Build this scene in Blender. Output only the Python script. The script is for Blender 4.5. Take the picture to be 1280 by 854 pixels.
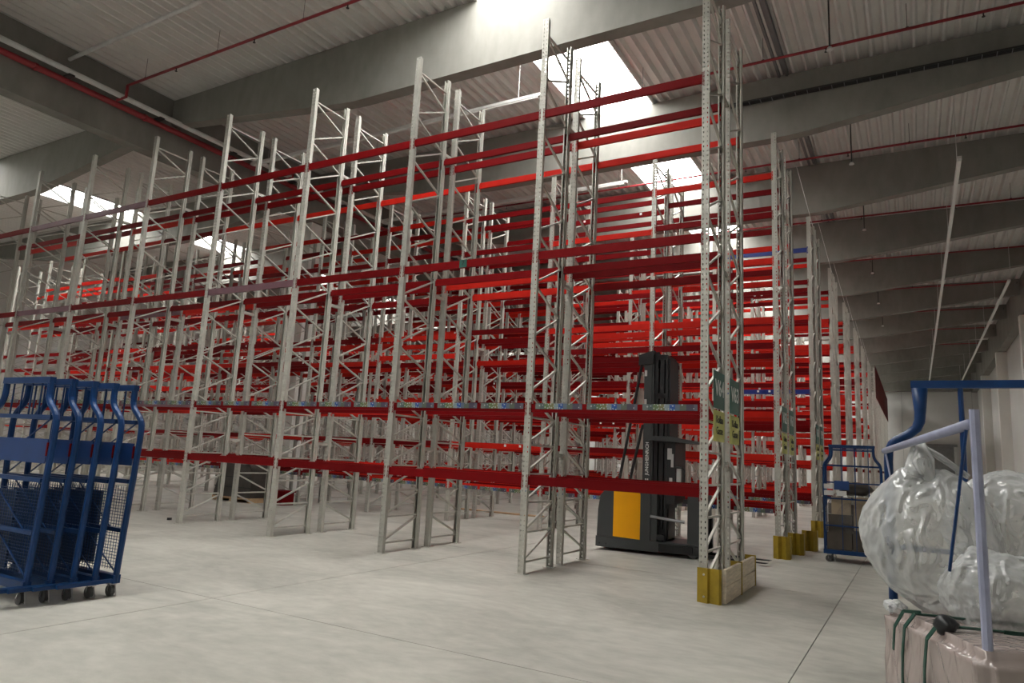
import bpy, bmesh, math, random
from mathutils import Vector, Matrix, noise
random.seed(4)
S = bpy.context.scene
for o in list(bpy.data.objects): bpy.data.objects.remove(o)
COL = S.collection

# ------------------------------------------------------------------ camera, world, exposure
CAM = Vector((0, 0, 1.76))
R_ = Vector((0.86705704, 0.49558343, 0.05107978))
U_ = Vector((0.037578, -0.16728896, 0.9851915))
W_ = Vector((-0.49678967, 0.85229776, 0.1636721))
cd = bpy.data.cameras.new('camera'); cam = bpy.data.objects.new('camera', cd); COL.objects.link(cam)
m3 = Matrix((R_, U_, -W_)).transposed()
cam.matrix_world = Matrix.Translation(CAM) @ m3.to_4x4()
cd.sensor_fit = 'HORIZONTAL'; cd.sensor_width = 36; cd.lens = 24.4375; cd.clip_end = 400; cd.clip_start = .05
S.camera = cam
wd = bpy.data.worlds.new('world'); S.world = wd; wd.use_nodes = True
wd.node_tree.nodes['Background'].inputs[0].default_value = (.75, .85, 1, 1)
wd.node_tree.nodes['Background'].inputs[1].default_value = 1.0
vs = S.view_settings
vs.view_transform = 'Standard'; vs.look = 'None'; vs.gamma = 1; vs.use_curve_mapping = False
vs.exposure = 0.12
SKY_STRENGTH = 17.0

# ------------------------------------------------------------------ materials
def mat(name, col, rough=.5, metal=0, var=.12, scale=3, bump=0, bscale=40, spec=.5, obj_var=0, col2=None, stretch=None, **kw):
    m = bpy.data.materials.new(name); m.use_nodes = True
    nt = m.node_tree; N = nt.nodes; L = nt.links; b = N['Principled BSDF']
    b.inputs['Roughness'].default_value = rough; b.inputs['Metallic'].default_value = metal
    b.inputs['Specular IOR Level'].default_value = spec
    for k, v in kw.items(): b.inputs[k.replace('_', ' ')].default_value = v
    tc = N.new('ShaderNodeTexCoord'); vec = tc.outputs['Object']
    if stretch:
        mp = N.new('ShaderNodeMapping'); mp.inputs['Scale'].default_value = stretch
        L.new(vec, mp.inputs[0]); vec = mp.outputs[0]
    nz = N.new('ShaderNodeTexNoise'); nz.inputs['Scale'].default_value = scale; nz.inputs['Detail'].default_value = 6
    nz.inputs['Roughness'].default_value = .6
    L.new(vec, nz.inputs['Vector'])
    rp = N.new('ShaderNodeValToRGB'); c = Vector(col)
    c2 = Vector(col2) if col2 else c * (1 + var)
    c1 = c * (1 - var)
    rp.color_ramp.elements[0].position = .3; rp.color_ramp.elements[1].position = .7
    rp.color_ramp.elements[0].color = (*c1, 1); rp.color_ramp.elements[1].color = (*c2, 1)
    L.new(nz.outputs['Fac'], rp.inputs[0]); out = rp.outputs[0]
    if obj_var:
        oi = N.new('ShaderNodeObjectInfo'); hs = N.new('ShaderNodeHueSaturation'); mr = N.new('ShaderNodeMapRange')
        mr.inputs['To Min'].default_value = 1 - obj_var; mr.inputs['To Max'].default_value = 1 + obj_var
        L.new(oi.outputs['Random'], mr.inputs['Value']); L.new(mr.outputs[0], hs.inputs['Value']); L.new(out, hs.inputs['Color']); out = hs.outputs[0]
    L.new(out, b.inputs['Base Color'])
    if bump:
        n2 = N.new('ShaderNodeTexNoise'); n2.inputs['Scale'].default_value = bscale; n2.inputs['Detail'].default_value = 4
        bp = N.new('ShaderNodeBump'); bp.inputs['Strength'].default_value = bump; bp.inputs['Distance'].default_value = .02
        L.new(vec, n2.inputs['Vector']); L.new(n2.outputs['Fac'], bp.inputs['Height']); L.new(bp.outputs[0], b.inputs['Normal'])
    return m

def world_mat(name, lo, hi, sc, rough, stretch=(1, 1, 1), bump=.1, bscale=30, spec=.3):
    """concrete: two noises in world space"""
    m = bpy.data.materials.new(name); m.use_nodes = True
    nt = m.node_tree; N = nt.nodes; L = nt.links; b = N['Principled BSDF']
    b.inputs['Roughness'].default_value = rough; b.inputs['Specular IOR Level'].default_value = spec
    g = N.new('ShaderNodeNewGeometry'); mp = N.new('ShaderNodeMapping'); mp.inputs['Scale'].default_value = stretch
    L.new(g.outputs['Position'], mp.inputs[0])
    a = N.new('ShaderNodeTexNoise'); a.inputs['Scale'].default_value = sc; a.inputs['Detail'].default_value = 8; a.inputs['Roughness'].default_value = .65
    a.inputs['Distortion'].default_value = .6
    c = N.new('ShaderNodeTexNoise'); c.inputs['Scale'].default_value = sc * 9; c.inputs['Detail'].default_value = 6
    L.new(mp.outputs[0], a.inputs['Vector']); L.new(mp.outputs[0], c.inputs['Vector'])
    ad = N.new('ShaderNodeMath'); ad.operation = 'MULTIPLY_ADD'; ad.inputs[1].default_value = .35
    L.new(c.outputs['Fac'], ad.inputs[0]); L.new(a.outputs['Fac'], ad.inputs[2])
    rp = N.new('ShaderNodeValToRGB'); rp.color_ramp.elements[0].position = .42; rp.color_ramp.elements[1].position = .95
    rp.color_ramp.elements[0].color = (*lo, 1); rp.color_ramp.elements[1].color = (*hi, 1)
    L.new(ad.outputs[0], rp.inputs[0]); L.new(rp.outputs[0], b.inputs['Base Color'])
    n2 = N.new('ShaderNodeTexNoise'); n2.inputs['Scale'].default_value = bscale; n2.inputs['Detail'].default_value = 5
    bp = N.new('ShaderNodeBump'); bp.inputs['Strength'].default_value = bump; bp.inputs['Distance'].default_value = .01
    L.new(g.outputs['Position'], n2.inputs['Vector']); L.new(n2.outputs['Fac'], bp.inputs['Height']); L.new(bp.outputs[0], b.inputs['Normal'])
    return m

def emit(name, col, s):
    m = bpy.data.materials.new(name); m.use_nodes = True; N = m.node_tree.nodes
    b = N['Principled BSDF']; b.inputs['Base Color'].default_value = (.8, .8, .8, 1)
    b.inputs['Emission Color'].default_value = (*col, 1); b.inputs['Emission Strength'].default_value = s
    return m

M_FLOOR = world_mat('concrete_floor', (.27, .265, .235), (.52, .51, .46), .5, .5, (1, 1.6, 1), .08, 25, .35)
M_FLOORD = mat('joint_dark', (.10, .10, .09), .9)
M_CONC = world_mat('precast_concrete', (.19, .187, .168), (.29, .286, .26), .5, .75, (1, 1, .45), .12, 14, .2)
M_COL = world_mat('painted_column', (.72, .71, .67), (.82, .81, .77), .5, .7, (1, 1, .45), .1, 14, .2)
M_SHEET = mat('roof_sheet_steel', (.70, .69, .66), .5, .1, .05, 2)
M_WALL = mat('wall_panel', (.62, .61, .59), .7, 0, .04, .5)
M_STEEL = mat('galvanised_rack_steel', (.45, .44, .395), .42, .2, .10, 6, spec=.5, obj_var=.08)
M_RED = mat('shaded_red_lacquer', (.155, .0035, .005), .55, 0, .10, 4, obj_var=.22, spec=.08)  # beam red darkened to stand for weak light on the near fronts
M_REDO = mat('lit_red_lacquer', (.50, .016, .009), .55, 0, .10, 4, obj_var=.18, spec=.1)  # same beam red, brightened to stand for light from behind
M_PURP = mat('faded_purple_lacquer', (.16, .07, .09), .5, 0, .15, 4)
M_BLUEB = mat('blue_beam_lacquer', (.010, .03, .22), .4)
M_PIPER = mat('red_pipe_paint', (.28, .02, .028), .45)
M_PIPEW = mat('white_pipe', (.66, .66, .64), .4)
M_DARK = mat('dark_bracket', (.04, .04, .04), .6)
M_GREYM = mat('grey_metal', (.25, .255, .26), .45, .5)
M_YELG = mat('yellow_guard_paint', (.30, .20, .008), .6, 0, .22, 5)
M_WOOD = mat('guard_board_wood', (.60, .52, .40), .75, 0, .2, 4, .15, 30, stretch=(8, 1, 8))
M_WOOD2 = mat('floor_plank_wood', (.45, .30, .17), .8, 0, .2, 3)
M_GREEN = mat('green_sign_plate', (.022, .11, .085), .45, 0, .08)
M_YSIGN = mat('yellow_sign_plate', (.50, .50, .13), .5, 0, .08)
M_WHITE = mat('white_print', (.8, .82, .8), .6, 0, .03)
M_BLACK = mat('black_print', (.02, .02, .02), .6, 0, .03)
M_CAGE = mat('blue_cage_paint', (.005, .035, .125), .38, 0, .18, 5, obj_var=.1, spec=.3)
M_BOARD = mat('blue_cage_board', (.006, .042, .17), .45, 0, .12, 3)
M_NAVY = mat('navy_deck', (.010, .025, .06), .5, 0, .2, 3)
M_LAV = mat('lavender_tube', (.30, .32, .44), .4, 0, .12, 8)
M_RUB = mat('grey_wheel_rubber', (.09, .09, .09), .6)
M_ZINC = mat('zinc_castor', (.42, .42, .42), .35, .8)
M_FKD = mat('forklift_charcoal', (.045, .05, .052), .42, 0, .08)
M_FKB = mat('forklift_black', (.014, .015, .017), .45, 0, .1)
M_FKY = mat('forklift_yellow', (.95, .43, .006), .4, 0, .03, spec=.25)
M_PAPER = mat('paper_note', (.55, .55, .54), .7)
M_CARD2 = mat('dark_carton', (.085, .07, .055), .8, 0, .2, 4, obj_var=.25)
M_CARD = mat('cardboard', (.33, .26, .18), .85, 0, .15, 4, obj_var=.2)
M_TARP = mat('dark_wrapped_goods', (.05, .042, .036), .5, 0, .3, 3, .3, 6)
M_STRAP = mat('green_strap', (.006, .05, .034), .45, 0, .1)
M_SKY = emit('skylight_glow', (1.0, .985, .95), SKY_STRENGTH)

def strip_mat():
    m = bpy.data.materials.new('picture_label_strip'); m.use_nodes = True
    nt = m.node_tree; N = nt.nodes; L = nt.links; b = N['Principled BSDF']; b.inputs['Roughness'].default_value = .5
    tc = N.new('ShaderNodeTexCoord'); sp = N.new('ShaderNodeSeparateXYZ'); L.new(tc.outputs['Object'], sp.inputs[0])
    mr = N.new('ShaderNodeMapRange'); mr.inputs['From Min'].default_value = -.4; mr.inputs['From Max'].default_value = .4
    L.new(sp.outputs['X'], mr.inputs['Value'])
    rp = N.new('ShaderNodeValToRGB'); rp.color_ramp.interpolation = 'CONSTANT'
    cols = [(0, (.13, .15, .14)), (.10, (.07, .10, .10)), (.19, (.10, .15, .06)), (.30, (.16, .16, .07)), (.41, (.20, .26, .28)),
            (.50, (.02, .075, .28)), (.60, (.10, .13, .18)), (.68, (.09, .11, .08)), (.80, (.06, .05, .08)), (.93, (.10, .10, .13))]
    e = rp.color_ramp.elements
    while len(e) < len(cols): e.new(.5)
    for i, (p, c) in enumerate(cols): e[i].position = p; e[i].color = (*c, 1)
    L.new(mr.outputs[0], rp.inputs[0])
    ck = N.new('ShaderNodeTexVoronoi'); ck.inputs['Scale'].default_value = 22; L.new(tc.outputs['Object'], ck.inputs['Vector'])
    mx = N.new('ShaderNodeMix'); mx.data_type = 'RGBA'; mx.inputs[7].default_value = (.42, .45, .44, 1)
    lt = N.new('ShaderNodeMath'); lt.operation = 'LESS_THAN'; lt.inputs[1].default_value = .26
    L.new(ck.outputs['Distance'], lt.inputs[0]); L.new(lt.outputs[0], mx.inputs[0]); L.new(rp.outputs[0], mx.inputs[6])
    L.new(mx.outputs[2], b.inputs['Base Color'])
    return m
M_STRIP = strip_mat()

def film_mat(name, col, rough, a0, a1, bump, stretch, spec=.7):
    """plastic film: more see-through where it faces the eye, as real film is by Fresnel"""
    m = bpy.data.materials.new(name); m.use_nodes = True
    nt = m.node_tree; N = nt.nodes; L = nt.links; b = N['Principled BSDF']
    b.inputs['Base Color'].default_value = (*col, 1); b.inputs['Roughness'].default_value = rough
    b.inputs['Specular IOR Level'].default_value = spec
    tc = N.new('ShaderNodeTexCoord'); mp = N.new('ShaderNodeMapping'); mp.inputs['Scale'].default_value = stretch
    L.new(tc.outputs['Object'], mp.inputs[0])
    n = N.new('ShaderNodeTexNoise'); n.noise_type = 'RIDGED_MULTIFRACTAL'; n.inputs['Scale'].default_value = 1.6; n.inputs['Detail'].default_value = 3; n.inputs['Distortion'].default_value = .9
    L.new(mp.outputs[0], n.inputs['Vector'])
    bp = N.new('ShaderNodeBump'); bp.inputs['Strength'].default_value = bump; bp.inputs['Distance'].default_value = .05
    L.new(n.outputs['Fac'], bp.inputs['Height']); L.new(bp.outputs[0], b.inputs['Normal'])
    lw = N.new('ShaderNodeLayerWeight'); lw.inputs['Blend'].default_value = .4; L.new(bp.outputs[0], lw.inputs['Normal'])
    mr = N.new('ShaderNodeMapRange'); mr.inputs['To Min'].default_value = a0; mr.inputs['To Max'].default_value = a1
    L.new(lw.outputs['Facing'], mr.inputs['Value']); L.new(mr.outputs[0], b.inputs['Alpha'])
    return m
M_BAG = film_mat('clear_plastic_bag', (.66, .68, .68), .09, .33, .92, 1, (6, 6, 3.2), 1.0)
M_FILM = film_mat('stretch_film', (.36, .30, .28), .12, .9, 1, .5, (14, 5, 2.2))
M_FILM2 = film_mat('thin_stretch_film', (.35, .34, .33), .2, .15, .6, .5, (3, 3, 6))

# ------------------------------------------------------------------ mesh helpers
class MB:
    def __init__(s): s.v = []; s.f = []
    def box(s, x0, y0, z0, x1, y1, z1):
        i = len(s.v)
        s.v += [(x0, y0, z0), (x1, y0, z0), (x1, y1, z0), (x0, y1, z0), (x0, y0, z1), (x1, y0, z1), (x1, y1, z1), (x0, y1, z1)]
        s.f += [(i, i+3, i+2, i+1), (i+4, i+5, i+6, i+7), (i, i+1, i+5, i+4), (i+1, i+2, i+6, i+5), (i+2, i+3, i+7, i+6), (i+3, i, i+4, i+7)]
        return s
    def bar(s, p, q, w, h, up=(0, 0, 1)):
        p = Vector(p); q = Vector(q); d = (q - p).normalized(); up = Vector(up)
        if abs(d.dot(up)) > .98: up = Vector((0, 1, 0))
        a = d.cross(up).normalized() * w / 2; b = a.cross(d).normalized() * h / 2
        i = len(s.v)
        for c in (p, q): s.v += [tuple(c - a - b), tuple(c + a - b), tuple(c + a + b), tuple(c - a + b)]
        s.f += [(i, i+3, i+2, i+1), (i+4, i+5, i+6, i+7), (i, i+1, i+5, i+4), (i+1, i+2, i+6, i+5), (i+2, i+3, i+7, i+6), (i+3, i, i+4, i+7)]
        return s
    def tube(s, pts, r, n=8, cap=True):
        pts = [Vector(p) for p in pts]; rings = []; prev = None
        for k, p in enumerate(pts):
            d = (pts[min(k+1, len(pts)-1)] - pts[max(k-1, 0)]).normalized()
            if prev is None:
                a = d.cross(Vector((0, 0, 1)) if abs(d.z) < .9 else Vector((0, 1, 0))).normalized()
            else: a = (prev - d * prev.dot(d)).normalized()
            prev = a; b = d.cross(a); i = len(s.v); rr = r[k] if isinstance(r, (list, tuple)) else r
            for j in range(n):
                t = 2 * math.pi * j / n; s.v.append(tuple(p + a * math.cos(t) * rr + b * math.sin(t) * rr))
            rings.append(i)
        for a, b in zip(rings, rings[1:]):
            for j in range(n): s.f.append((a + j, a + (j+1) % n, b + (j+1) % n, b + j))
        if cap: s.f.append(tuple(reversed(range(rings[0], rings[0]+n)))); s.f.append(tuple(range(rings[-1], rings[-1]+n)))
        return s
    def prism(s, poly, axis, a, b):
        """poly 2D; axis 0: (y,z) along x, 1: (x,z) along y, 2: (x,y) along z"""
        n = len(poly); i = len(s.v)
        for t in (a, b):
            for (p, q) in poly: s.v.append((t, p, q) if axis == 0 else (p, t, q) if axis == 1 else (p, q, t))
        s.f.append(tuple(reversed(range(i, i+n)))); s.f.append(tuple(range(i+n, i+2*n)))
        for j in range(n): k = (j+1) % n; s.f.append((i+j, i+k, i+n+k, i+n+j))
        return s
    def mesh(s, name, m, smooth=False):
        me = bpy.data.meshes.new(name); me.from_pydata(s.v, [], s.f); me.validate()
        bm = bmesh.new(); bm.from_mesh(me); bmesh.ops.recalc_face_normals(bm, faces=bm.faces); bm.to_mesh(me); bm.free()
        if smooth:
            for p in me.polygons: p.use_smooth = True
        me.materials.append(m); return me
    def build(s, name, m, parent=None, loc=(0, 0, 0), smooth=False):
        return put(name, s.mesh(name, m, smooth), parent, loc)

def put(name, me, parent=None, loc=(0, 0, 0), rot=None):
    o = bpy.data.objects.new(name, me); COL.objects.link(o); o.location = loc
    if rot: o.rotation_euler = rot
    if parent: o.parent = parent
    return o
def tag(o, label=None, cat=None, group=None, kind=None):
    if label: o['label'] = label
    if cat: o['category'] = cat
    if group: o['group'] = group
    if kind: o['kind'] = kind
    return o
def thing(name, label, cat, loc=(0, 0, 0), rz=0, group=None):
    o = put(name, None, None, loc); o.rotation_euler.z = rz; o.empty_display_size = .2
    return tag(o, label, cat, group)
def struct(name, mb, m, parent=None): return tag(mb.build(name, m, parent), kind='structure')
def text_mesh(txt, size, m, name='lettering', bold=0):
    c = bpy.data.curves.new('txt', 'FONT'); c.body = txt; c.size = size; c.align_x = 'CENTER'; c.align_y = 'CENTER'; c.extrude = .002; c.offset = bold
    c.resolution_u = 2
    o = bpy.data.objects.new('txt', c); COL.objects.link(o)
    dg = bpy.context.evaluated_depsgraph_get(); me = bpy.data.meshes.new_from_object(o.evaluated_get(dg))
    bpy.data.objects.remove(o); bpy.data.curves.remove(c)
    me.name = name; me.materials.clear(); me.materials.append(m); return me

# ------------------------------------------------------------------ the setting
XL, XR = -19.70, 5.0                      # eaves beams of the middle hall
ZC = 12.16                                # underside of the roof sheet
GY = [12.0 + 6.2 * (k - 1) for k in range(-2, 13)]     # girder front faces
YF, YB = GY[0] - 1.0, 81.0
WALL_L, WALL_R = -49.0, 5.5

floor = struct('floor', MB().box(WALL_L, YF, -.3, WALL_R, YB, -.03), M_FLOORD)
xs = [WALL_L] + [-43 + 6 * i for i in range(13)]; xs = [x for x in xs if x < WALL_R] + [WALL_R]
ys = [YF + .001] + [-6.45 + 6 * i for i in range(15)]; ys = [y for y in ys if YF < y < YB] + [YB]
g = .005
slabs = {}
for a, b in zip(xs, xs[1:]):
    for c, d in zip(ys, ys[1:]):
        k = (round(b - a, 3), round(d - c, 3))
        if k not in slabs: slabs[k] = MB().box(g, g, -.03, k[0] - g, k[1] - g, 0).mesh('floor_slab', M_FLOOR)
        put('floor_slab', slabs[k], floor, (a, c, 0))

SKX = [(-33.1, -31.0), (-8.40, -6.28)]
HALLS = [(WALL_L, -20.0), (-19.75, 5.0)]
ceil = struct('ceiling', MB().box(WALL_L, YF, ZC + .9, WALL_R, YB, ZC + 1.0), M_SHEET)
def sheet(x0, x1, y0, y1):
    mb = MB(); n = max(1, round((x1 - x0) / .305)); p = (x1 - x0) / n; pr = []
    for i in range(n):
        x = x0 + i * p
        pr += [(x, ZC + .13), (x + p * .48, ZC + .13), (x + p * .66, ZC), (x + p * .82, ZC)]
    pr.append((x1, ZC + .13))
    for (x, z) in pr: mb.v += [(x, y0, z), (x, y1, z)]
    for i in range(len(pr) - 1): mb.f.append((2*i, 2*i+1, 2*i+3, 2*i+2))
    return mb
for h, (a, b) in enumerate(HALLS):
    s0, s1 = SKX[h]
    for y0, y1 in zip(GY, GY[1:]):
        for (p, q) in ((a, s0), (s1, b)):
            sheet(p, q, y0, y1).build('roof_sheet', M_SHEET, ceil)
wn = 0
for h, (s0, s1) in enumerate(SKX):
    for k, (y0, y1) in enumerate(zip(GY, GY[1:])):
        wn += 1
        w = struct('window_%d' % wn, MB().box(s0, y0, ZC + .40, s1, y1, ZC + .43), M_SKY)
        fr = MB().box(s0 - .05, y0, ZC - .03, s0, y1, ZC + .42).box(s1, y0, ZC - .03, s1 + .05, y1, ZC + .42).build('skylight_curb', M_PIPEW, w)
        for j in range(1, 5):
            y = y0 + (y1 - y0) * j / 5
            MB().box(s0, y - .02, ZC + .35, s1, y + .02, ZC + .395).build('glazing_bar', M_PIPEW, w)

def girder_profile(a, b):
    """tapered girder: level in the middle, rising towards both ends"""
    n = 14; L = []; mid = (a + b) / 2
    for i in range(n + 1):
        x = a + (b - a) * i / n
    pts = [a, a + (b - a) * .29, a + (b - a) * .305, a + (b - a) * .32, b - (b - a) * .32, b - (b - a) * .305, b - (b - a) * .29, b]
    zs = [11.36, 10.475, 10.44, 10.43, 10.43, 10.44, 10.475, 11.36]
    return [(x, z) for x, z in zip(pts, zs)] + [(b, ZC), (a, ZC)]
for h, (a, b) in enumerate([(WALL_L + .1, -20.05), (-19.60, 5.0)]):
    prof = girder_profile(a, b) if h != 0 else girder_profile(-44.5, -20.05)
    me = None
    for i, y in enumerate(GY[1:-1]):
        if me is None: me = MB().prism(prof, 1, 0, .34).mesh('roof_girder', M_CONC)
        o = put('roof_girder', me, None, (0, y, 0)); tag(o, kind='structure')
        # thin dark flange under the sheet
for x in (XL - .35, XR):
    struct('eaves_beam', MB().box(x, YF, 10.26, x + .45, YB, ZC), M_CONC)
for x in (XL - .65, XR - .1):
    for y in (6.0, 18.4, 30.8, 43.2, 55.6, 68.0):
        struct('concrete_column', MB().box(x, y - .2, 0, x + .6, y + .4, 10.26), M_COL)
struct('wall_left', MB().box(WALL_L - .2, YF, 0, WALL_L, YB, ZC + 1), M_WALL)
struct('added_wall_right', MB().box(WALL_R, YF, 0, WALL_R + .2, YB, ZC + 1), M_WALL)  # unseen wall, added to cut the light coming from the right
struct('unseen_wall_front', MB().box(WALL_L, YF - .2, 0, WALL_R, YF, ZC + 1), M_WALL)  # unseen, set close behind the camera to dim light on front faces
wb = struct('wall_back', MB().box(WALL_L, YB, 0, WALL_R, YB + .2, ZC + 1), M_WALL)
for i in range(int((WALL_R - WALL_L) / 6)):
    x = WALL_L + 6 * (i + 1); MB().box(x - .01, YB - .012, 0, x + .01, YB, 10.4).build('panel_joint', M_GREYM, wb)
struct('trim_1', MB().box(XL, YB - .5, 10.35, WALL_R, YB, ZC), M_CONC)
d = struct('door_1', MB().box(-.15, YB - .12, 0, 3.3, YB - .02, 4.9), M_GREYM)
for i in range(9): MB().box(-.1, YB - .14, .05 + i * .54, 3.25, YB - .12, .05 + i * .54 + .5).build('door_panel', M_GREYM, d)
MB().box(-.3, YB - .3, 4.9, 3.6, YB - .02, 5.15).build('roller_housing', M_GREYM, d)
MB().box(3.3, YB - .18, 0, 3.5, YB - .02, 4.9).build('door_rail', M_PIPEW, d)
MB().box(-.35, YB - .18, 0, -.15, YB - .02, 4.9).build('door_rail', M_PIPEW, d)

# roof purlins running in depth
for y0, y1 in zip(GY[2:], GY[3:]):
    mb = MB().box(-2.80, y0 + .34, ZC - .05, -2.74, y1, ZC + .12).box(-2.60, y0 + .34, ZC - .05, -2.54, y1, ZC + .12).box(-2.74, y0 + .34, ZC + .02, -2.60, y1, ZC + .06)
    tag(mb.build('roof_purlin', M_GREYM), kind='structure')

# ------------------------------------------------------------------ services under the roof
ordn = ['first', 'second', 'third', 'fourth', 'fifth', 'sixth', 'seventh', 'eighth', 'ninth', 'tenth']
for k in range(9):
    y = 10.15 + 6.15 * k; z = 11.55
    o = tag(MB().tube([(XL + .8, y, z), (XR - .6, y, z)], .035, 8).build('sprinkler_pipe', M_PIPER, smooth=True),
            'thin dark red sprinkler pipe under the roof sheet, %s from the front' % ordn[k], 'pipe', 'red sprinkler pipes across the hall')
    hang = MB().tube([(0, 0, .03), (0, 0, .62)], .006, 4).box(-.03, -.01, .03, .03, .01, .05).mesh('pipe_hanger', M_DARK)
    head = MB().tube([(0, 0, -.03), (0, 0, -.11)], .014, 6).tube([(0, 0, -.11), (0, 0, -.12)], .035, 8).mesh('sprinkler_head', M_DARK)
    for i in range(8):
        x = XL + 1.6 + 3.05 * i; put('pipe_hanger', hang, o, (x, y, z)); put('sprinkler_head', head, o, (x + 1.4, y, z))
    MB().tube([(XL + .8, y, z), (XL + .8, y, z - .35), (XL + .36, y, z - .35), (XL + .36, y, 11.2)], .04, 6).build('pipe_elbow', M_PIPER, o)
o = tag(MB().tube([(XL + .30, -4, 11.1), (XL + .30, 60, 11.1)], .085, 10).build('sprinkler_main', M_PIPER, smooth=True),
        'thick red sprinkler main running along the left eaves beam', 'pipe')
for i in range(20): MB().tube([(XL + .30, -1 + 3 * i, 11.1), (XL + .30, -.92 + 3 * i, 11.1)], .105, 10).build('pipe_coupling', M_PIPER, o)
o = tag(MB().tube([(XL + .58, 5, 11.27), (XL + .58, 32, 11.27)], .075, 10).build('drain_pipe', M_PIPEW, smooth=True),
        'white drain pipe running above the red main along the left eaves beam', 'pipe')
for i in range(9): MB().box(XL + .11, 6.1 + 2.6 * i, 11.15, XL + .64, 6.25 + 2.6 * i, 11.195).build('pipe_bracket', M_DARK, o)
tag(MB().tube([(XL + .75, 8.6, 11.5), (-8.5, 8.6, 11.55)], .05, 8).build('drain_pipe', M_PIPEW, smooth=True),
    'white cross pipe under the roof sheet at the upper left', 'pipe')
for k, (y, x0) in enumerate([(14.6, -19.0), (20.8, -18.5), (27.0, -18.5)]):
    o = tag(MB().box(x0, y - .05, 10.98, -8.0, y + .05, 11.06).build('light_rail', M_PIPEW),
            'long white light rail hung between the %s roof girders' % ['first and second', 'second and third', 'third and fourth'][k], 'light', 'white light rails across the left of the hall')
    for i in range(6): MB().tube([(x0 + .8 + i * 1.9, y, 11.06), (x0 + .8 + i * 1.9, y, ZC)], .008, 4).build('suspension_wire', M_PIPEW, o)
    MB().box(x0 + .1, y - .035, 10.94, -8.1, y + .035, 10.98).build('tube_cover', M_WHITE, o)
for k, (x, y0, y1) in enumerate([(1.28, 20.2, 71.0), (3.62, 34.0, 72.0)]):
    o = tag(MB().box(x - .05, y0, 9.93, x + .05, y1, 10.0).build('light_rail', M_PIPEW),
            ['white light rail running down the right aisle, the inner one', 'white light rail at the far right edge, above the foreground roll cage'][k], 'light')
    MB().box(x - .035, y0 + .1, 9.90, x + .035, y1 - .1, 9.93).build('tube_cover', M_WHITE, o)
    for i in range(8):
        yy = GY[5] - 3.2 + 6.2 * i + (12.4 if k else 0)
        if yy < y1: MB().tube([(x, yy, 10.0), (x, yy, ZC + .14)], .008, 4).build('suspension_wire', M_PIPEW, o)
for k in range(6):
    y = 15.46 + 6.55 * k
    o = thing('pendant_sensor', 'thin roof pendant with a small white head over the right aisle, %s from the front' % ordn[k], 'sensor', (-1.3 - .03 * k, y, 10.96), group='roof pendants over the aisle')
    MB().tube([(0, 0, .06), (0, 0, ZC + .14 - 10.96)], .018, 6).build('rod', M_DARK, o)
    MB().tube([(0, 0, .0), (0, 0, .06)], [.075, .05], 10).build('sensor_head', M_PIPEW, o)
o = tag(MB().box(-4.5, 18.0, 11.50, XR - .3, 18.02, 11.54).box(-4.5, 18.18, 11.50, XR - .3, 18.2, 11.6).build('cable_tray', M_DARK),
        'dark wire cable tray along the face of the second girder', 'cable tray')
for i in range(32): MB().box(-4.4 + .29 * i, 18.0, 11.48, -4.385 + .29 * i, 18.2, 11.5).build('tray_rung', M_GREYM, o)
for i in range(3): MB().tube([(-4.5, 18.05 + .05 * i, 11.525), (XR - .3, 18.05 + .05 * i, 11.525)], .018, 6).build('cable', M_FKB, o)

# ------------------------------------------------------------------ pallet racks
XE, BAY, HR, PW, PD = -2.575, 2.781, 9.33, .11, .085
RY = [9.706, 15.63, 21.59, 27.55, 33.56, 39.73, 45.66, 51.76]
DR = 1.334; FD = 1.024                   # rear run offset, run depth
def post_mesh(holes):
    mb = MB(); h = PW / 2
    def quad(a, b, c, d): i = len(mb.v); mb.v += [a, b, c, d]; mb.f.append((i, i+1, i+2, i+3))
    if holes:
        n = 124; p = HR / n; xs_ = [-h, -.036, -.020, .020, .036, h]
        for r in range(n):
            z0 = r * p; za = z0 + p * .33; zb = z0 + p * .70; z1 = z0 + p
            quad((-h, 0, zb - p if r else 0), (h, 0, zb - p if r else 0), (h, 0, za), (-h, 0, za))
            for j in (0, 2, 4): quad((xs_[j], 0, za), (xs_[j+1], 0, za), (xs_[j+1], 0, zb), (xs_[j], 0, zb))
        quad((-h, 0, HR - p * .3), (h, 0, HR - p * .3), (h, 0, HR), (-h, 0, HR))
    else: quad((-h, 0, 0), (h, 0, 0), (h, 0, HR), (-h, 0, HR))
    for s in (-1, 1):
        for a, b in (((s*h, 0), (s*h, PD*.45)), ((s*h, PD*.45), (s*h*.80, PD*.55)), ((s*h*.80, PD*.55), (s*h*.80, PD)), ((s*h*.80, PD), (s*h*.45, PD))):
            quad((*a, 0), (*b, 0), (*b, HR), (*a, HR))
    me = bpy.data.meshes.new('post'); me.from_pydata(mb.v, [], mb.f); me.materials.append(M_STEEL); return me
POST_H, POST_S = post_mesh(True), post_mesh(False)
def brace_lines(rear):
    """(y0,z0,y1,z1) for one frame; the lower part is N braced, the upper part zigzag"""
    ya, yb = PD * .7, FD - PD * .7; L = []; zl = [.17, .62, 1.07, 1.51, 1.96, 2.40]
    for i, z in enumerate(zl):
        L.append((ya, z, yb, z))
        if i < 5: L.append((ya, zl[i] + .04, yb, zl[i+1] - .03) if not rear else (ya, zl[i+1] - .03, yb, zl[i] + .04))
    f = 9.06
    L.append((ya, f, yb, f))
    while f > 2.7:
        L.append((ya, f - .03, yb, f - .42)); 
        if f - .895 > 2.7: L.append((yb, f - .42, ya, f - .865))
        f -= .895
    return L
def brace_mb(mb, l): return mb.bar((0, l[0], l[1]), (0, l[2], l[3]), .028, .036, up=(1, 0, 0))
BR = {}
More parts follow.
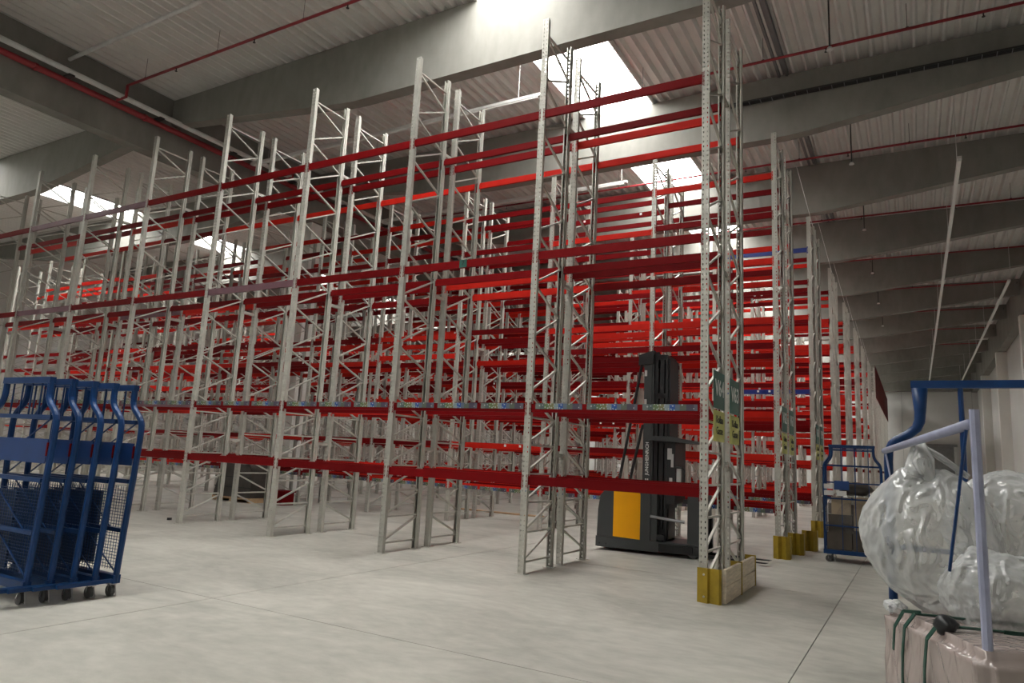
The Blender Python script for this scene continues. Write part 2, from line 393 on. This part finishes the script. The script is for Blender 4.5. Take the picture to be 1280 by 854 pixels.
for rear in (0, 1):
    BR[rear] = [brace_mb(MB(), l).mesh('brace', M_STEEL) for l in brace_lines(rear)]
    mb = MB()
    for l in brace_lines(rear): brace_mb(mb, l)
    BR['joined', rear] = mb.mesh('bracing', M_STEEL)
def foot(mb):
    for y in (0, FD): mb.box(-.09, y - (.03 if y == 0 else .12), 0, .09, y + (.12 if y == 0 else .03), .008)
    return mb
FOOT = foot(MB()).mesh('upright_frame', M_STEEL)
def joined_frame(rear):
    mb = foot(MB())
    for l in brace_lines(rear): brace_mb(mb, l)
    h = PW / 2
    for y0, y1 in ((0, PD), (FD - PD, FD)): mb.box(-h, y0, 0, h, y1, HR)
    return mb.mesh('upright_frame', M_STEEL)
FULL = {r: joined_frame(r) for r in (0, 1)}
def braced(rear):
    mb = foot(MB())
    for l in brace_lines(rear): brace_mb(mb, l)
    return mb.mesh('upright_frame', M_STEEL)
BRACED = {r: braced(r) for r in (0, 1)}

BL = BAY - PW - .004
def beam_prism(mb, x, y, z, s, hgt=.135):
    """box beam with a step on its inner side; z is the top"""
    d = .05
    poly = [(y, z - hgt), (y + s*d, z - hgt), (y + s*d, z - .035), (y + s*d*.6, z - .035), (y + s*d*.6, z), (y, z)]
    return mb.prism(poly, 0, x - BL / 2, x + BL / 2)
def conn(mb, x, y, z, side, s):
    """hook plate lapping the post face"""
    a = x + side * BL / 2
    x0, x1 = sorted((a - side * .006, a + side * .036))
    y0, y1 = sorted((y - s * .012, y - s * .004)); return mb.box(x0, y0, z - .19, x1, y1, z + .025)
def beam_variants(m):
    a = beam_prism(MB(), 0, 0, 0, 1).mesh('beam', m); b = beam_prism(MB(), 0, 0, 0, -1).mesh('beam', m)
    return {1: a, -1: b}
BM = {n: beam_variants(m) for n, m in (('r', M_RED), ('o', M_REDO), ('p', M_PURP), ('b', M_BLUEB))}
CN = {(n, sd, s): conn(MB(), 0, 0, 0, sd, s).mesh('beam_connector', m) for n, m in (('r', M_RED), ('o', M_REDO), ('p', M_PURP), ('b', M_BLUEB)) for sd in (-1, 1) for s in (-1, 1)}
BMF = {}
for n, m in (('r', M_RED), ('o', M_REDO), ('p', M_PURP), ('b', M_BLUEB)):
    for s in (-1, 1):
        mb = beam_prism(MB(), 0, 0, 0, s); conn(mb, 0, 0, 0, -1, s); conn(mb, 0, 0, 0, 1, s); BMF[n, s] = mb.mesh('beam', m)
STRIP = MB().box(-.40, -.006, -.045, .40, 0, .045).mesh('label_strip', M_STRIP)
TAB = MB().box(-.03, -.004, -.03, .03, 0, .03).mesh('price_label', M_WHITE)

def beam_y(run, front):                   # outer face and inward direction
    y = DR if run else 0
    return (y + .012, 1) if front else (y + FD - .012, -1)
RACK_LABEL = ['nearest double pallet rack row, galvanised posts and few red beams, beside the forklift',
 'second double pallet rack row, behind the forklift, with yellow guards at its end',
 'third double pallet rack row, with two blue beams in its end bay',
 'fourth double pallet rack row, the one behind the row with blue beams',
 'fifth double pallet rack row counted from the front', 'sixth double pallet rack row counted from the front',
 'seventh double pallet rack row counted from the front', 'eighth and rearmost double pallet rack row, beside the rack along the right aisle']
NB = [8, 12, 15, 16, 16, 16, 16, 16]
LEV0 = [1.48, 2.61, 5.115, 7.62]
LEVB = [1.02, 2.09, 3.15, 4.42, 5.05, 6.40, 7.39, 8.46]
LEVL = [1.02, 2.09, 4.42, 5.05, 6.40, 8.10]
racks = []
for ri, y in enumerate(RY):
    rk = thing('pallet_rack', RACK_LABEL[ri], 'rack', (0, y, 0), group='double pallet rack rows'); racks.append(rk)
    rng = random.Random(ri + 11)
    for run in (0, 1):
        yo = DR if run else 0
        for k in range(NB[ri] + 1):
            x = XE + PW / 2 - k * BAY
            if ri >= 3: put('upright_frame', FULL[run], rk, (x, yo, 0)); continue
            fr = put('upright_frame', FOOT if ri == 0 else BRACED[run], rk, (x, yo, 0))
            pm = POST_H if ri < 2 and k < 9 else POST_S
            put('post', pm, fr, (0, 0, .008)); put('post', pm, fr, (0, FD, .008), (0, 0, math.pi))
            if ri == 0:
                for me in BR[run]: put('brace', me, fr, (0, 0, 0))
    # spacers between the two runs
    SPC = MB().box(-.03, FD, -.03, .03, DR, .03).mesh('row_spacer', M_STEEL)
    for k in range(NB[ri] + 1):
        for z in (1.82, 4.8, 7.75): put('row_spacer', SPC, rk, (XE + PW / 2 - k * BAY, 0, z))
    nbeam = 0; stuff = MB(); stuffo = MB()
    for k in range(NB[ri]):
        xc = XE + PW / 2 - (k + .5) * BAY
        levels = LEV0 if ri == 0 else (LEVB if k < 6 else LEVL)
        for li, z in enumerate(levels):
            for run in (0, 1):
                for front in (1, 0):
                    if ri and rng.random() < .07 and li: continue
                    yy, s = beam_y(run, front); zz = z if ri == 0 else z + rng.choice((0, 0, 0, .075, -.075)) * (li > 1)
                    c = 'r' if ri == 0 else ('o' if rng.random() < (.45 if ri < 3 else .6) else 'r')
                    if ri == 0:
                        if (li, k, run, front) in ((2, 3, 0, 1), (3, 5, 0, 1), (3, 6, 0, 1), (2, 6, 0, 1), (2, 5, 1, 1), (1, 4, 0, 1)): c = 'p'
                        elif run and rng.random() < .4: c = 'o'
                    if ri == 2 and k == 0 and run == 0 and front and li in (3, 7): c = 'b'; zz = {3: 4.12, 7: 8.38}[li]
                    if ri >= 3 or (ri and nbeam >= 300):
                        mb = stuffo if c == 'o' else stuff
                        beam_prism(mb, xc, yy, zz, s); conn(mb, xc, yy, zz, -1, s); conn(mb, xc, yy, zz, 1, s); continue
                    nbeam += 1
                    if ri == 0:
                        b = put('beam', BM[c][s], rk, (xc, yy, zz))
                        for sd in (-1, 1): put('beam_connector', CN[c, sd, s], b)
                    else: b = put('beam', BMF[c, s], rk, (xc, yy, zz))
                    if c == 'p': b['label'] = 'faded purple beam'
                    if c == 'b': b['label'] = 'blue beam'
                    if (ri == 0 and li == 1 or ri in (1, 2) and li == 0) and front and run == 0:
                        for q in (-1, 0, 1): put('label_strip', STRIP, b, (q * .88 + .02, -.001, -.04 if ri == 0 else -.10))
                    elif ri in (1, 2) and front and rng.random() < .35 or ri == 0 and li == 1 and run:
                        for q in range(2): put('price_label', TAB, b, (rng.uniform(-1.1, 1.1), -.001 if s == 1 else -.051 + .05, -.05))
    for mb, m in ((stuff, M_RED), (stuffo, M_REDO)):
        if mb.v: tag(mb.build('far_beams', m, rk), kind='stuff')
# small green number label on the third level
gl = MB().box(-.075, -.012, -.07, .075, -.004, .07).build('number_label', M_GREEN, racks[0], (-6.73, .012, 5.05)); gl['label'] = 'small green label with a dark 7'
put('lettering', text_mesh('7', .12, M_BLACK), gl, (0, -.014, 0), (math.pi / 2, 0, 0))
# signs on the end frames
def end_sign(rk, yc, txt, zc, size, tl):
    s = MB().box(-.006, -.31, -.27, .006, .31, .27).build('aisle_sign', M_GREEN, rk, (XE + PW + .012, yc, zc)); s['label'] = 'green aisle sign %s' % txt if tl else 'green aisle sign'
    put('lettering', text_mesh(txt, .33, M_WHITE, bold=.004), s, (.010, 0, .02), (math.pi / 2, 0, math.pi / 2))
    w = MB().box(-.006, -.31, -.22, .006, .31, .22).build('yellow_sign', M_YSIGN, rk, (XE + PW + .012, yc, zc - .52)); w['label'] = 'yellow notice below the aisle sign'
    put('lettering', text_mesh('Kollau\nGasse', .16, M_BLACK), w, (.010, 0, .01), (math.pi / 2, 0, math.pi / 2))
for ri, (a, b) in enumerate([('V64', 'V63'), ('V62', 'V61'), ('V60', 'V59')]):
    end_sign(racks[ri], .59, a, 2.87, .33, ri == 0); end_sign(racks[ri], 1.60, b, 2.87, .33, ri == 0)

# single rack along the right aisle behind the rows, red back panels at its top
o = thing('pallet_rack', 'single rack standing along the far right aisle with red panels at its top', 'rack', (-2.3, 55.2, 0))
for i in range(10):
    f = put('upright_frame', FULL[0], o, (0, i * 2.78, 0), (0, 0, math.pi / 2))
    if i < 9:
        MB().box(-.0, .06, 7.2, .02, 2.70, 9.5).build('red_panel', M_RED, o, (.04, i * 2.78, 0))
        MB().box(0, .06, 2.0, .05, 2.72, 2.14).build('beam', M_RED, o, (0, i * 2.78, 0))

# wires from the roof to the row ends
for i in range(2, 8):
    tag(MB().tube([(XE - .55, RY[i] + DR - .1, ZC), (XE + .055, RY[i] + DR + .05, HR)], .008, 4).build('guy_wire', M_PIPEW),
        'thin slanting wire from the roof to the top of the %s rack row' % ordn[i], 'wire', 'wires at the row ends')

# ------------------------------------------------------------------ end guards
o = thing('rack_end_guard', 'wooden board guard with a yellow steel corner at the end of the nearest rack', 'guard', (-2.26, 9.62, 0))
cp = MB().prism([(-.315, 0), (-.17, -.04), (-.15, 0), (-.02, -.035), (0, -.02), (0, .05), (-.012, .05), (-.012, -.01), (-.15, .02), (-.315, .02)], 2, 0, .44).build('corner_plate', M_YELG, o)
for z in (.08, .36): MB().tube([(-.22, -.04, z), (-.22, -.02, z)], .014, 8).build('bolt', M_ZINC, cp)
for j, (y0, y1) in enumerate([(.055, .98), (1.03, 1.96)]):
    for i in range(2):
        MB().box(.004, y0, .012 + .215 * i, .05, y1, .22 + .215 * i).build('board', M_WOOD, o)
for y in (.985, 1.965): MB().box(-.10, y, 0, .06, y + .04, .45).build('guard_post', M_YELG if y < 2 else M_DARK, o)
gm = MB().prism([(-.16, 0), (-.05, -.07), (0, 0), (.09, -.05), (.16, .02), (.16, .22), (.14, .22), (.14, .03), (.09, -.03), (.02, .03), (-.05, -.04), (-.16, .03)], 2, 0, .45).mesh('post_guard', M_YELG)
for (x, y, l) in ((-2.42, 15.42, 'yellow post guard at the front corner of the second rack row'), (-2.30, 16.50, 'yellow post guard in the middle of the second rack row end'),
                  (-2.16, 17.6, 'yellow post guard at the rear corner of the second rack row'), (-2.42, 21.40, 'yellow post guard at the front corner of the third rack row'),
                  (-2.42, 27.35, 'yellow post guard at the front corner of the fourth rack row')):
    tag(put('post_guard', gm, None, (x, y, 0)), l, 'guard', 'yellow post guards')

# ------------------------------------------------------------------ forklift
fk = thing('forklift', 'charcoal and yellow warehouse forklift with tall black mast in the first aisle', 'forklift', (-5.72, 13.62, 0), math.radians(2.5))
body = MB().prism([(0, .10), (.02, .06), (1.25, .06), (1.25, 1.20), (.36, 1.22), (.16, 1.20), (.06, 1.08), (.02, .80)], 1, .03, 1.0).build('rear_body', M_FKD, fk)
MB().box(-.005, .0, .07, 1.30, .03, .27).build('skirt', M_FKD, body)
for x in (.08, .22): MB().tube([(x, -.004, .13), (x, .01, .13)], .022, 8).build('bolt', M_FKB, body)
yp = MB().prism([(.36, .29), (.92, .27), (.92, 1.12), (.90, 1.18), (.36, 1.23)], 1, .0, 1.03).build('battery_cover', M_FKY, fk); yp['label'] = 'yellow battery cover'
MB().box(.36, .0, 1.232, .92, 1.03, 1.25).build('cover_lid', M_FKY, yp)
MB().box(.92, .005, .27, 1.12, 1.02, 1.20).build('side_panel', M_FKD, fk)
MB().tube([(.18, .5, 1.2), (.18, .5, 1.28)], .05, 8).build('knob', M_FKB, body)
MB().box(1.25, .05, .07, 2.12, 1.0, .24).box(1.45, .02, .10, 1.95, .05, .22).build('chassis', M_FKB, fk)
MB().box(1.2, .04, .24, 2.0, 1.0, .27).box(1.25, -.02, .235, 1.85, .04, .26).build('platform', M_FKD, fk)
MB().box(1.90, .06, .25, 2.12, .98, 1.22).box(1.84, .08, .28, 1.90, .96, 1.18).build('front_console', M_FKD, fk)
mast = MB()
for y in (.10, .86): mast.box(.92, y, .10, 1.08, y + .12, 4.02).box(1.08, y + .02, .10, 1.12, y + .10, 4.04)
mast.build('mast_column', M_FKD, fk)
inn = MB()
for y in (.16, .78): inn.box(1.13, y, .25, 1.20, y + .10, 4.06).box(1.24, y, .25, 1.32, y + .08, 3.98).box(1.35, y, .25, 1.40, y + .10, 3.96)
for z in (.4, 1.3, 2.2, 3.1, 3.9): inn.box(1.14, .16, z, 1.38, .88, z + .10)
for y in (.35, .5, .65): inn.tube([(1.2, y, .3), (1.2, y, 3.7)], .03, 8)
inn.build('inner_mast', M_FKB, fk)
MB().box(1.36, .26, .3, 1.42, .80, 1.2).box(1.36, .2, .9, 1.44, .86, 3.92).build('mast_panel', M_FKB, fk)
cap = MB().prism([(.80, 3.78), (1.10, 3.80), (1.12, 4.08), (1.02, 4.06), (.80, 3.99)], 1, .08, 1.0).build('mast_cap', M_FKB, fk)
for z in (3.55, 2.95): MB().box(.93, .085, z, .98, .099, z + .12).build('mast_clip', M_PAPER, fk)
for (x0, z0, x1, z1) in ((.86, 3.80, .40, 1.25), (.90, 2.55, .62, 1.25)):
    MB().tube([(x0, .12, z0), (x1, .12, z1)], .03, 8).build('stay_bar', M_FKB, fk)
gd = MB().prism([(1.02, 2.33), (1.5, 2.32), (2.05, 2.24), (2.05, 2.20), (1.5, 2.22), (1.02, 2.24)], 1, .0, 1.0).build('overhead_guard', M_FKD, fk)
MB().box(1.14, .04, .3, 1.40, .07, .40).build('step', M_FKB, fk)
cab = MB().box(1.42, .10, 1.0, 1.58, .96, 2.24).build('cab_pillar', M_FKB, fk)
for (x, z, w, h) in ((1.47, 1.98, .09, .22), (1.525, 1.85, .05, .26), (1.50, 1.45, .06, .12)): MB().box(x - w/2, .092, z - h/2, x + w/2, .10, z + h/2).build('paper_note', M_PAPER, cab)
MB().tube([(1.58, .12, 1.72), (1.72, .12, 1.72), (1.76, .12, 1.66), (1.76, .12, 1.20)], .02, 8).build('grab_handle', M_FKB, fk)
MB().box(1.60, .14, 1.35, 1.69, .2, 1.70).build('clipboard', M_PAPER, fk)
MB().tube([(1.12, .02, .74), (1.80, .02, .68)], .028, 8).build('safety_bar', M_GREYM, fk)
MB().box(1.70, .3, 1.02, 1.95, .7, 1.1).build('steering_console', M_FKB, fk)
for y in (.22, .72):
    MB().prism([(2.1, .03), (3.25, .045), (3.30, .06), (2.1, .09)], 1, y, y + .12).build('fork', M_FKB, fk)
    MB().box(2.12, y, .06, 2.18, y + .12, .75).build('fork_shank', M_FKB, fk)
for (x, y) in ((.25, .3), (.25, .75), (1.95, .15), (1.95, .9)): MB().tube([(x, y - .05, .10), (x, y + .05, .10)], .10, 14).build('wheel', M_RUB, fk)
put('lettering', text_mesh('JUNGHEINRICH', .094, M_WHITE, bold=.001), fk, (1.01, .096, 1.87), (math.pi / 2, -math.pi / 2, 0))
for i, x in enumerate((.99, 1.03)): MB().box(x - .012, .092, 1.44, x + .012, .099, 1.47).build('emblem', M_WHITE, fk)

# ------------------------------------------------------------------ roll cages
def side_curve(w, nk, lean=0, n=5):
    """right-hand upright of a bottle-neck frame"""
    P = [(w, .16), (w + lean, 1.72), (w + lean, 1.84)]
    A, B = Vector((w + lean, 1.84)), Vector((nk, 2.22)); T0, T1 = Vector((0, .22)), Vector((0, .22))
    for k in range(1, 10):
        t = k / 10; q = A * (1-t)**3 + (A + T0) * 3*t*(1-t)**2 + (B - T1) * 3*t*t*(1-t) + B * t**3; P.append(tuple(q))
    P += [(nk, 2.22), (nk, 2.33)]
    return P
def frame_mb(w, nk, r, lean=0, flat=True):
    mb = MB()
    for s in (-1, 1): mb.tube([(s * x, 0, z) for x, z in side_curve(w, nk, lean)], r, 8)
    for z, q in ((2.33, nk + .03),): mb.bar((-q, 0, z), (q, 0, z), r * 2, r * 2)
    for z in (1.93, 1.26, .72, .22): mb.bar((-w, 0, z), (w, 0, z), r * 1.3, r * 1.3)
    return mb
def castor(parent, x, y):
    c = MB().box(-.04, -.045, .13, .04, .045, .16).bar((-.035, 0, .14), (-.01, .035, .06), .006, .03).bar((-.035, 0, .14), (-.01, -.035, .06), .006, .03).tube([(.07, 0, .13), (.11, 0, .02), (.0, 0, .015)], .008, 6).build('castor', M_ZINC, parent, (x, y, 0))
    MB().tube([(-.01, -.02, .062), (-.01, .02, .062)], .062, 14).build('castor_wheel', M_RUB, c)
def mesh_mb(x0, x1, z0, z1, step, r):
    mb = MB(); n = int((x1 - x0) / step); m = int((z1 - z0) / step)
    for i in range(n + 1): mb.bar((x0 + (x1 - x0) * i / n, 0, z0), (x0 + (x1 - x0) * i / n, 0, z1), r, r)
    for j in range(m + 1): mb.bar((x0, 0, z0 + (z1 - z0) * j / m), (x1, 0, z0 + (z1 - z0) * j / m), r, r)
    return mb
# left: five nested cages
LW, LN = .60, .47
fme = frame_mb(LW, LN, .034, .10).mesh('post_frame', M_CAGE)
wires = MB()
for i in range(26): wires.bar((-LW, .0, .30 + i * .034), (LW, .0, .30 + i * .034), .005, .005)
for i in range(25): wires.bar((-LW + i * .05, .0, .28), (-LW + i * .05, .0, 1.2), .004, .004)
wme = wires.mesh('mesh_panel', M_CAGE)
lab = ['rearmost and rightmost of the five nested blue roll cages at the left', 'second from the back of the five nested blue roll cages',
       'middle one of the five nested blue roll cages at the left', 'second from the front of the five nested blue roll cages', 'foremost of the five nested blue roll cages, cut by the left edge']
for i in range(5):
    c = thing('roll_cage', lab[i], 'roll cage', (-7.79 - LW - .052 * i, 4.86 - .205 * i, 0), group='nested blue roll cages')
    f = put('post_frame', fme, c)
    MB().bar((-LW, .0, 1.3), (LW, .0, 1.92), .012, .012).bar((-LW + .1, .0, 1.26), (LW - .2, .0, .72), .012, .012).bar((-.2, .0, .72), (LW, .0, .25), .012, .012).build('diagonal_rod', M_CAGE, f)
    for x in (-.3, -.1, .1, .3): MB().bar((x, 0, 1.93), (x, 0, 2.33), .014, .014).build('bar', M_CAGE, f)
    MB().box(-LW - .03, -.03, 1.44, LW + .05, -.022, 1.69).build('name_board', M_BOARD, c)
    put('mesh_panel', wme, c, (0, .012, 0))
    MB().box(-LW + .04, .055, .30, .0 + .05 * (i % 2), .085, 1.12).build('folded_deck', M_NAVY, c)
    bs = MB().box(-LW - .03, -.04, .15, LW + .03, .04, .24)
    for s in (-1, 1): bs.box(s * LW - .018, -.62, .16, s * LW + .018, -.04, .20)
    bs.build('base_rail', M_CAGE, c)
    for s in (-1, 1):
        MB().box(s * (LW + .05) - .012, -.032, 1.52, s * (LW + .05) + .012, -.02, 1.66).build('red_tag', M_RED, c)
        castor(c, s * (LW - .06), -.0)
# middle cage with wrapped goods
mc = thing('roll_cage', 'blue roll cage full of film-wrapped cartons standing in the right aisle', 'roll cage', (-1.13, 15.95, 0), math.radians(3))
fr2 = frame_mb(.53, .40, .022).mesh('post_frame', M_CAGE)
for y in (0, .80):
    f = put('post_frame', fr2, mc, (0, y, 0))
    for x in (-.2, .05, .3): MB().bar((x, 0, .2), (x, 0, 2.33), .014, .014).build('bar', M_CAGE, f)
    MB().bar((-.40, 0, 2.26), (.40, 0, 2.26), .02, .02).bar((-.53, 0, 1.58), (.53, 0, 1.58), .02, .02).build('crossbar', M_CAGE, f)
MB().box(-.56, -.03, .16, .56, .83, .24).build('deck', M_CAGE, mc)
MB().box(-.34, -.026, 1.44, -.06, -.018, 1.62).build('name_board', M_BOARD, mc)
for x, z in ((-.44, 1.50), (-.44, 1.37), (-.2, 1.37)): MB().box(x - .09, -.030, z - .05, x + .09, -.026, z + .05).build('paper_note', M_PAPER, mc)
for s in (-1, 1):
    for y in (.06, .74): castor(mc, s * .46, y)
rng = random.Random(3); cl = 0
cs = [(-.26, .24, .24, .46, .40, .34), (.22, .26, .24, .48, .44, .40), (-.24, .24, .58, .44, .40, .36), (.24, .26, .64, .46, .42, .42), (-.22, .24, .94, .36, .36, .34), (.24, .26, 1.06, .44, .38, .24), (0, .60, .24, .95, .28, .9)]
cn = ['lower left carton', 'lower right carton', 'middle left carton', 'middle right carton', 'upper left carton', 'upper right carton', 'tall carton at the back']
for i, (x, y, z, a, b, h) in enumerate(cs):
    q = MB().box(-a/2, -b/2, 0, a/2, b/2, h).build('carton', M_CARD if i in (3, 4, 5) else M_CARD2, None); q.matrix_world = mc.matrix_basis @ Matrix.Translation((x, y, z + .002)) @ Matrix.Rotation(rng.uniform(-.03, .03), 4, 'Z')
    MB().box(-a/2 - .001, -.03, h, a/2 + .001, .03, h + .002).build('tape', M_PAPER, q)
    tag(q, ('light' if i in (3, 4, 5) else 'dark') + ' brown carton inside the middle blue roll cage, the ' + cn[i], 'carton', 'cartons in the middle roll cage')

def blob(name, loc, size, m, seed, amp=.12, crumple=.05, fq=3.0, sub=5, shape=None, sharp=2, calm=0):
    bm = bmesh.new(); bmesh.ops.create_icosphere(bm, subdivisions=sub, radius=1)
    for v in bm.verts:
        d = v.co.normalized(); q = d * 1.3 + Vector((seed * 3.1, seed * 1.7, seed))
        r = 1 + amp * noise.noise(q * 1.1) * 1.6
        c = 0
        for oct_ in range(4):
            k = 1 - abs(noise.noise(q * fq * 2 ** oct_ + Vector((0, 0, oct_ * 7.3)))) * 1.6
            c += (max(0, k) ** sharp - .25) * .55 ** oct_
        r += crumple * c * (1 - calm * max(0, min(1, d.z + .4)))
        p = Vector((d.x * size[0], d.y * size[1], d.z * size[2])) * r
        if shape: p = shape(p)
        v.co = p
    me = bpy.data.meshes.new(name); bm.to_mesh(me); bm.free()
    for p in me.polygons: p.use_smooth = True
    me.materials.append(m); return put(name, me, None, loc)
w = blob('stretch_film', (0, 0, 0), (.56, .41, .62), M_FILM2, 4, .03, .03, 2, 4); w.parent = mc; w.location = (0, .40, .84)
w['label'] = 'clear stretch film around the load'
b = blob('bag', (0, 0, 0), (.30, .2, .14), M_TARP, 8, .2, .05, 2, 3); b.matrix_world = mc.matrix_basis @ Matrix.Translation((.05, .35, 1.46))
tag(b, 'crumpled dark bag on top of the cartons in the middle roll cage', 'bag')
# foreground cage at the right
rc = thing('roll_cage', 'foreground blue roll cage at the right edge with clear plastic bags', 'roll cage', (.46, 5.45, 0))
MB().tube([(-.62, 0, .16), (-.62, 0, 1.86), (-.615, 0, 1.93), (-.595, 0, 1.98), (-.57, 0, 2.005), (-.49, 0, 2.05), (-.445, 0, 2.09), (-.425, 0, 2.14), (-.42, 0, 2.20), (-.418, 0, 2.36)],
          [.026, .028, .028, .028, .028, .03, .032, .034, .036, .05], 10).build('neck_post', M_CAGE, rc, smooth=True)
MB().tube([(.62, 0, .16), (.62, 0, 1.93), (.50, 0, 2.05), (.42, 0, 2.16), (.42, 0, 2.36)], .026, 8).build('neck_post', M_CAGE, rc, smooth=True)
MB().bar((-.47, 0, 2.385), (.47, 0, 2.385), .05, .05).build('top_bar', M_CAGE, rc)
for x in (-.185, .185): MB().tube([(x, 0, .2), (x, 0, 2.37)], .016, 8).build('bar', M_CAGE, rc)
for z in (1.30, .70, .22): MB().bar((-.62, 0, z), (.62, 0, z), .03, .03).build('crossbar', M_CAGE, rc)
MB().box(-.64, -.9, .15, .64, .03, .22).build('deck', M_CAGE, rc)
for s in (-1, 1):
    for y in (-.82, -.05): castor(rc, s * .5, y)
lp = MB().tube([(-.205, -1.42, .22), (-.205, -1.42, 2.10)], .022, 8).bar((-.22, -1.42, .20), (-.4, -.85, .19), .03, .03).build('gate_post', M_LAV, rc); lp['label'] = 'lavender gate post'
tb = MB().tube([(-.64, -.03, 1.93), (-.225, -1.40, 2.03)], [.02, .026], 10).build('gate_tube', M_LAV, rc, smooth=True); tb['label'] = 'lavender grey tube'
MB().tube([(-.235, -1.38, 2.03), (-.33, -1.12, 1.30)], .008, 6).build('cord', M_CAGE, rc)
MB().tube([(-.635, -.05, 1.93), (-.59, -.05, 1.62)], .006, 6).build('cord', M_LAV, rc)
mb = MB()

# plastic bags
def sag(p):
    t = max(0, -p.z / .45); u = max(0, p.z / .45)
    p.x = p.x * (1 - .28 * u * u) + .14 * t * t; p.y *= 1 - .25 * u
    return p
b1 = blob('plastic_bag', (.07, 4.98, 1.40), (.37, .28, .44), M_BAG, 2, .09, .055, 1.1, 6, sag, 5, .45)
MB().tube([(-.06, 0, .34), (-.08, .02, .44), (-.08, .03, .52), (-.07, .02, .57), (-.04, -.05, .58), (-.03, -.08, .46), (.0, -.1, .34)], [.14, .05, .02, .016, .022, .06, .03], 10).build('bag_neck', M_BAG, b1, smooth=True)
MB().tube([(-.04, -.02, .56), (.06, .0, .49), (.20, .02, .38)], [.012, .022, .018], 6).build('bag_strip', M_BAG, b1, smooth=True)
tag(b1, 'big clear plastic bag bulging out at the left side of the foreground roll cage', 'plastic bag', 'clear plastic bags')
b2 = blob('plastic_bag', (.50, 5.34, 1.50), (.36, .28, .34), M_BAG, 5, .10, .045, 1.2, 6, None, 5)
tag(b2, 'clear plastic bag lying highest, at the right edge behind the big bag', 'plastic bag', 'clear plastic bags')
b3 = blob('plastic_bag', (.36, 4.70, 1.16), (.26, .20, .24), M_BAG, 9, .12, .045, 1.4, 6, None, 5)
tag(b3, 'crumpled clear plastic bag lying lowest, right on top of the wrapped bale', 'plastic bag', 'clear plastic bags')

# wrapped bale with straps
ang = math.atan2(4.18 - 4.93, .15 + .17)
bl = thing('wrapped_bale', 'stretch-wrapped pinkish bale with green straps in the bottom right corner', 'bale', (-.215, 4.93, 0), ang)
L_, Wd, Hh = 1.1, .80, 1.0
bm = bmesh.new(); bmesh.ops.create_cube(bm, size=1)
for v in bm.verts: v.co = Vector(((v.co.x + .5) * L_, (v.co.y + .5) * Wd, (v.co.z + .5) * (Hh - .16) + .16))
bmesh.ops.bevel(bm, geom=bm.edges[:], offset=.05, segments=3, affect='EDGES')
bmesh.ops.subdivide_edges(bm, edges=[e for e in bm.edges if e.calc_length() > .2], cuts=40, use_grid_fill=True)
for v in bm.verts:
    q = v.co
    n = noise.noise(Vector((q.x * 9 + q.z * 5, q.y * 6, q.z * 2.2))) * .018 + noise.noise(q * 2.2) * .03
    v.co += Vector((0, -n if q.y < .3 else n, n * .5))
me = bpy.data.meshes.new('wrapped_load'); bm.to_mesh(me); bm.free(); me.materials.append(M_FILM)
for p in me.polygons: p.use_smooth = True
put('wrapped_load', me, bl)
MB().box(.0, .02, .10, L_, Wd, .14).box(0, .02, 0, L_, .12, .10).box(0, Wd - .1, 0, L_, Wd, .10).build('pallet', M_WOOD, bl)
MB().box(-.02, .0, .0, .05, .05, .30).build('yellow_corner', M_YELG, bl)
for x0, x1, e in ((.34, .48, 0), (.60, .66, 0)):
    mb = MB(); pts = [(x0 - .06, -.022, .12), (x0, -.022, .80), (x0 + .03, -.018, .95), (x0 + .07, .02, 1.03), (x0 + .13, .30, 1.03), (x0 + .16, .78, 1.02)]
    for p, q in zip(pts, pts[1:]): mb.bar(p, q, .020, .006, up=(0, 1, .3))
    mb.build('green_strap', M_STRAP, bl)
mb = MB(); pts = [(.24, -.03, .80), (.27, -.03, .93), (.32, 0, 1.025), (.42, .05, 1.04)]
for p, q in zip(pts, pts[1:]): mb.bar(p, q, .018, .005, up=(0, 1, .3))
mb.build('green_strap', M_STRAP, bl)
kn = blob('strap_buckle', (0, 0, 0), (.06, .05, .045), M_FKB, 3, .2, .1, 2, 3); kn.parent = bl; kn.location = (.66, .06, 1.03)
tuft = blob('film_tuft', (0, 0, 0), (.07, .05, .04), M_BAG, 6, .3, .2, 3, 4); tuft.parent = bl; tuft.location = (.07, .06, 1.0)

# ------------------------------------------------------------------ small things on the floor
o = thing('goods_stack', 'dark wrapped goods block on a pallet behind the nearest rack, left of the column', 'goods', (-18.05, 14.5, 0))
MB().box(-.85, .02, .09, .85, .9, .14).box(-.85, .02, 0, -.75, .9, .09).box(-.05, .02, 0, .05, .9, .09).box(.75, .02, 0, .85, .9, .09).build('pallet', M_WOOD2, o)
MB().prism([(-.84, .14), (.84, .14), (.82, .98), (.70, 1.12), (-.40, 1.14), (-.58, 1.02)], 1, .03, .88).build('wrapped_load', M_TARP, o)
for z in (.42, .72): MB().box(-.80, .022, z, .83, .03, z + .03).build('strap', M_FKB, o)
tag(MB().box(-16.75, 14.9, 0, -16.25, 15.35, .40).box(-16.79, 14.86, .36, -16.21, 15.39, .42).build('red_crate', M_RED), 'small red crate on the floor in front of the column', 'crate')
tag(MB().box(-13.1, 19.2, 0, -9.9, 19.5, .035).build('plank', M_WOOD2), 'thin brown plank lying on the floor behind the second rack row', 'plank')
tag(MB().tube([(-14.35, 10.0, 0), (-14.35, 10.0, .05)], .05, 8).build('floor_cap', M_FKB), 'small black cap on the floor beside the nearest rack', 'cap')
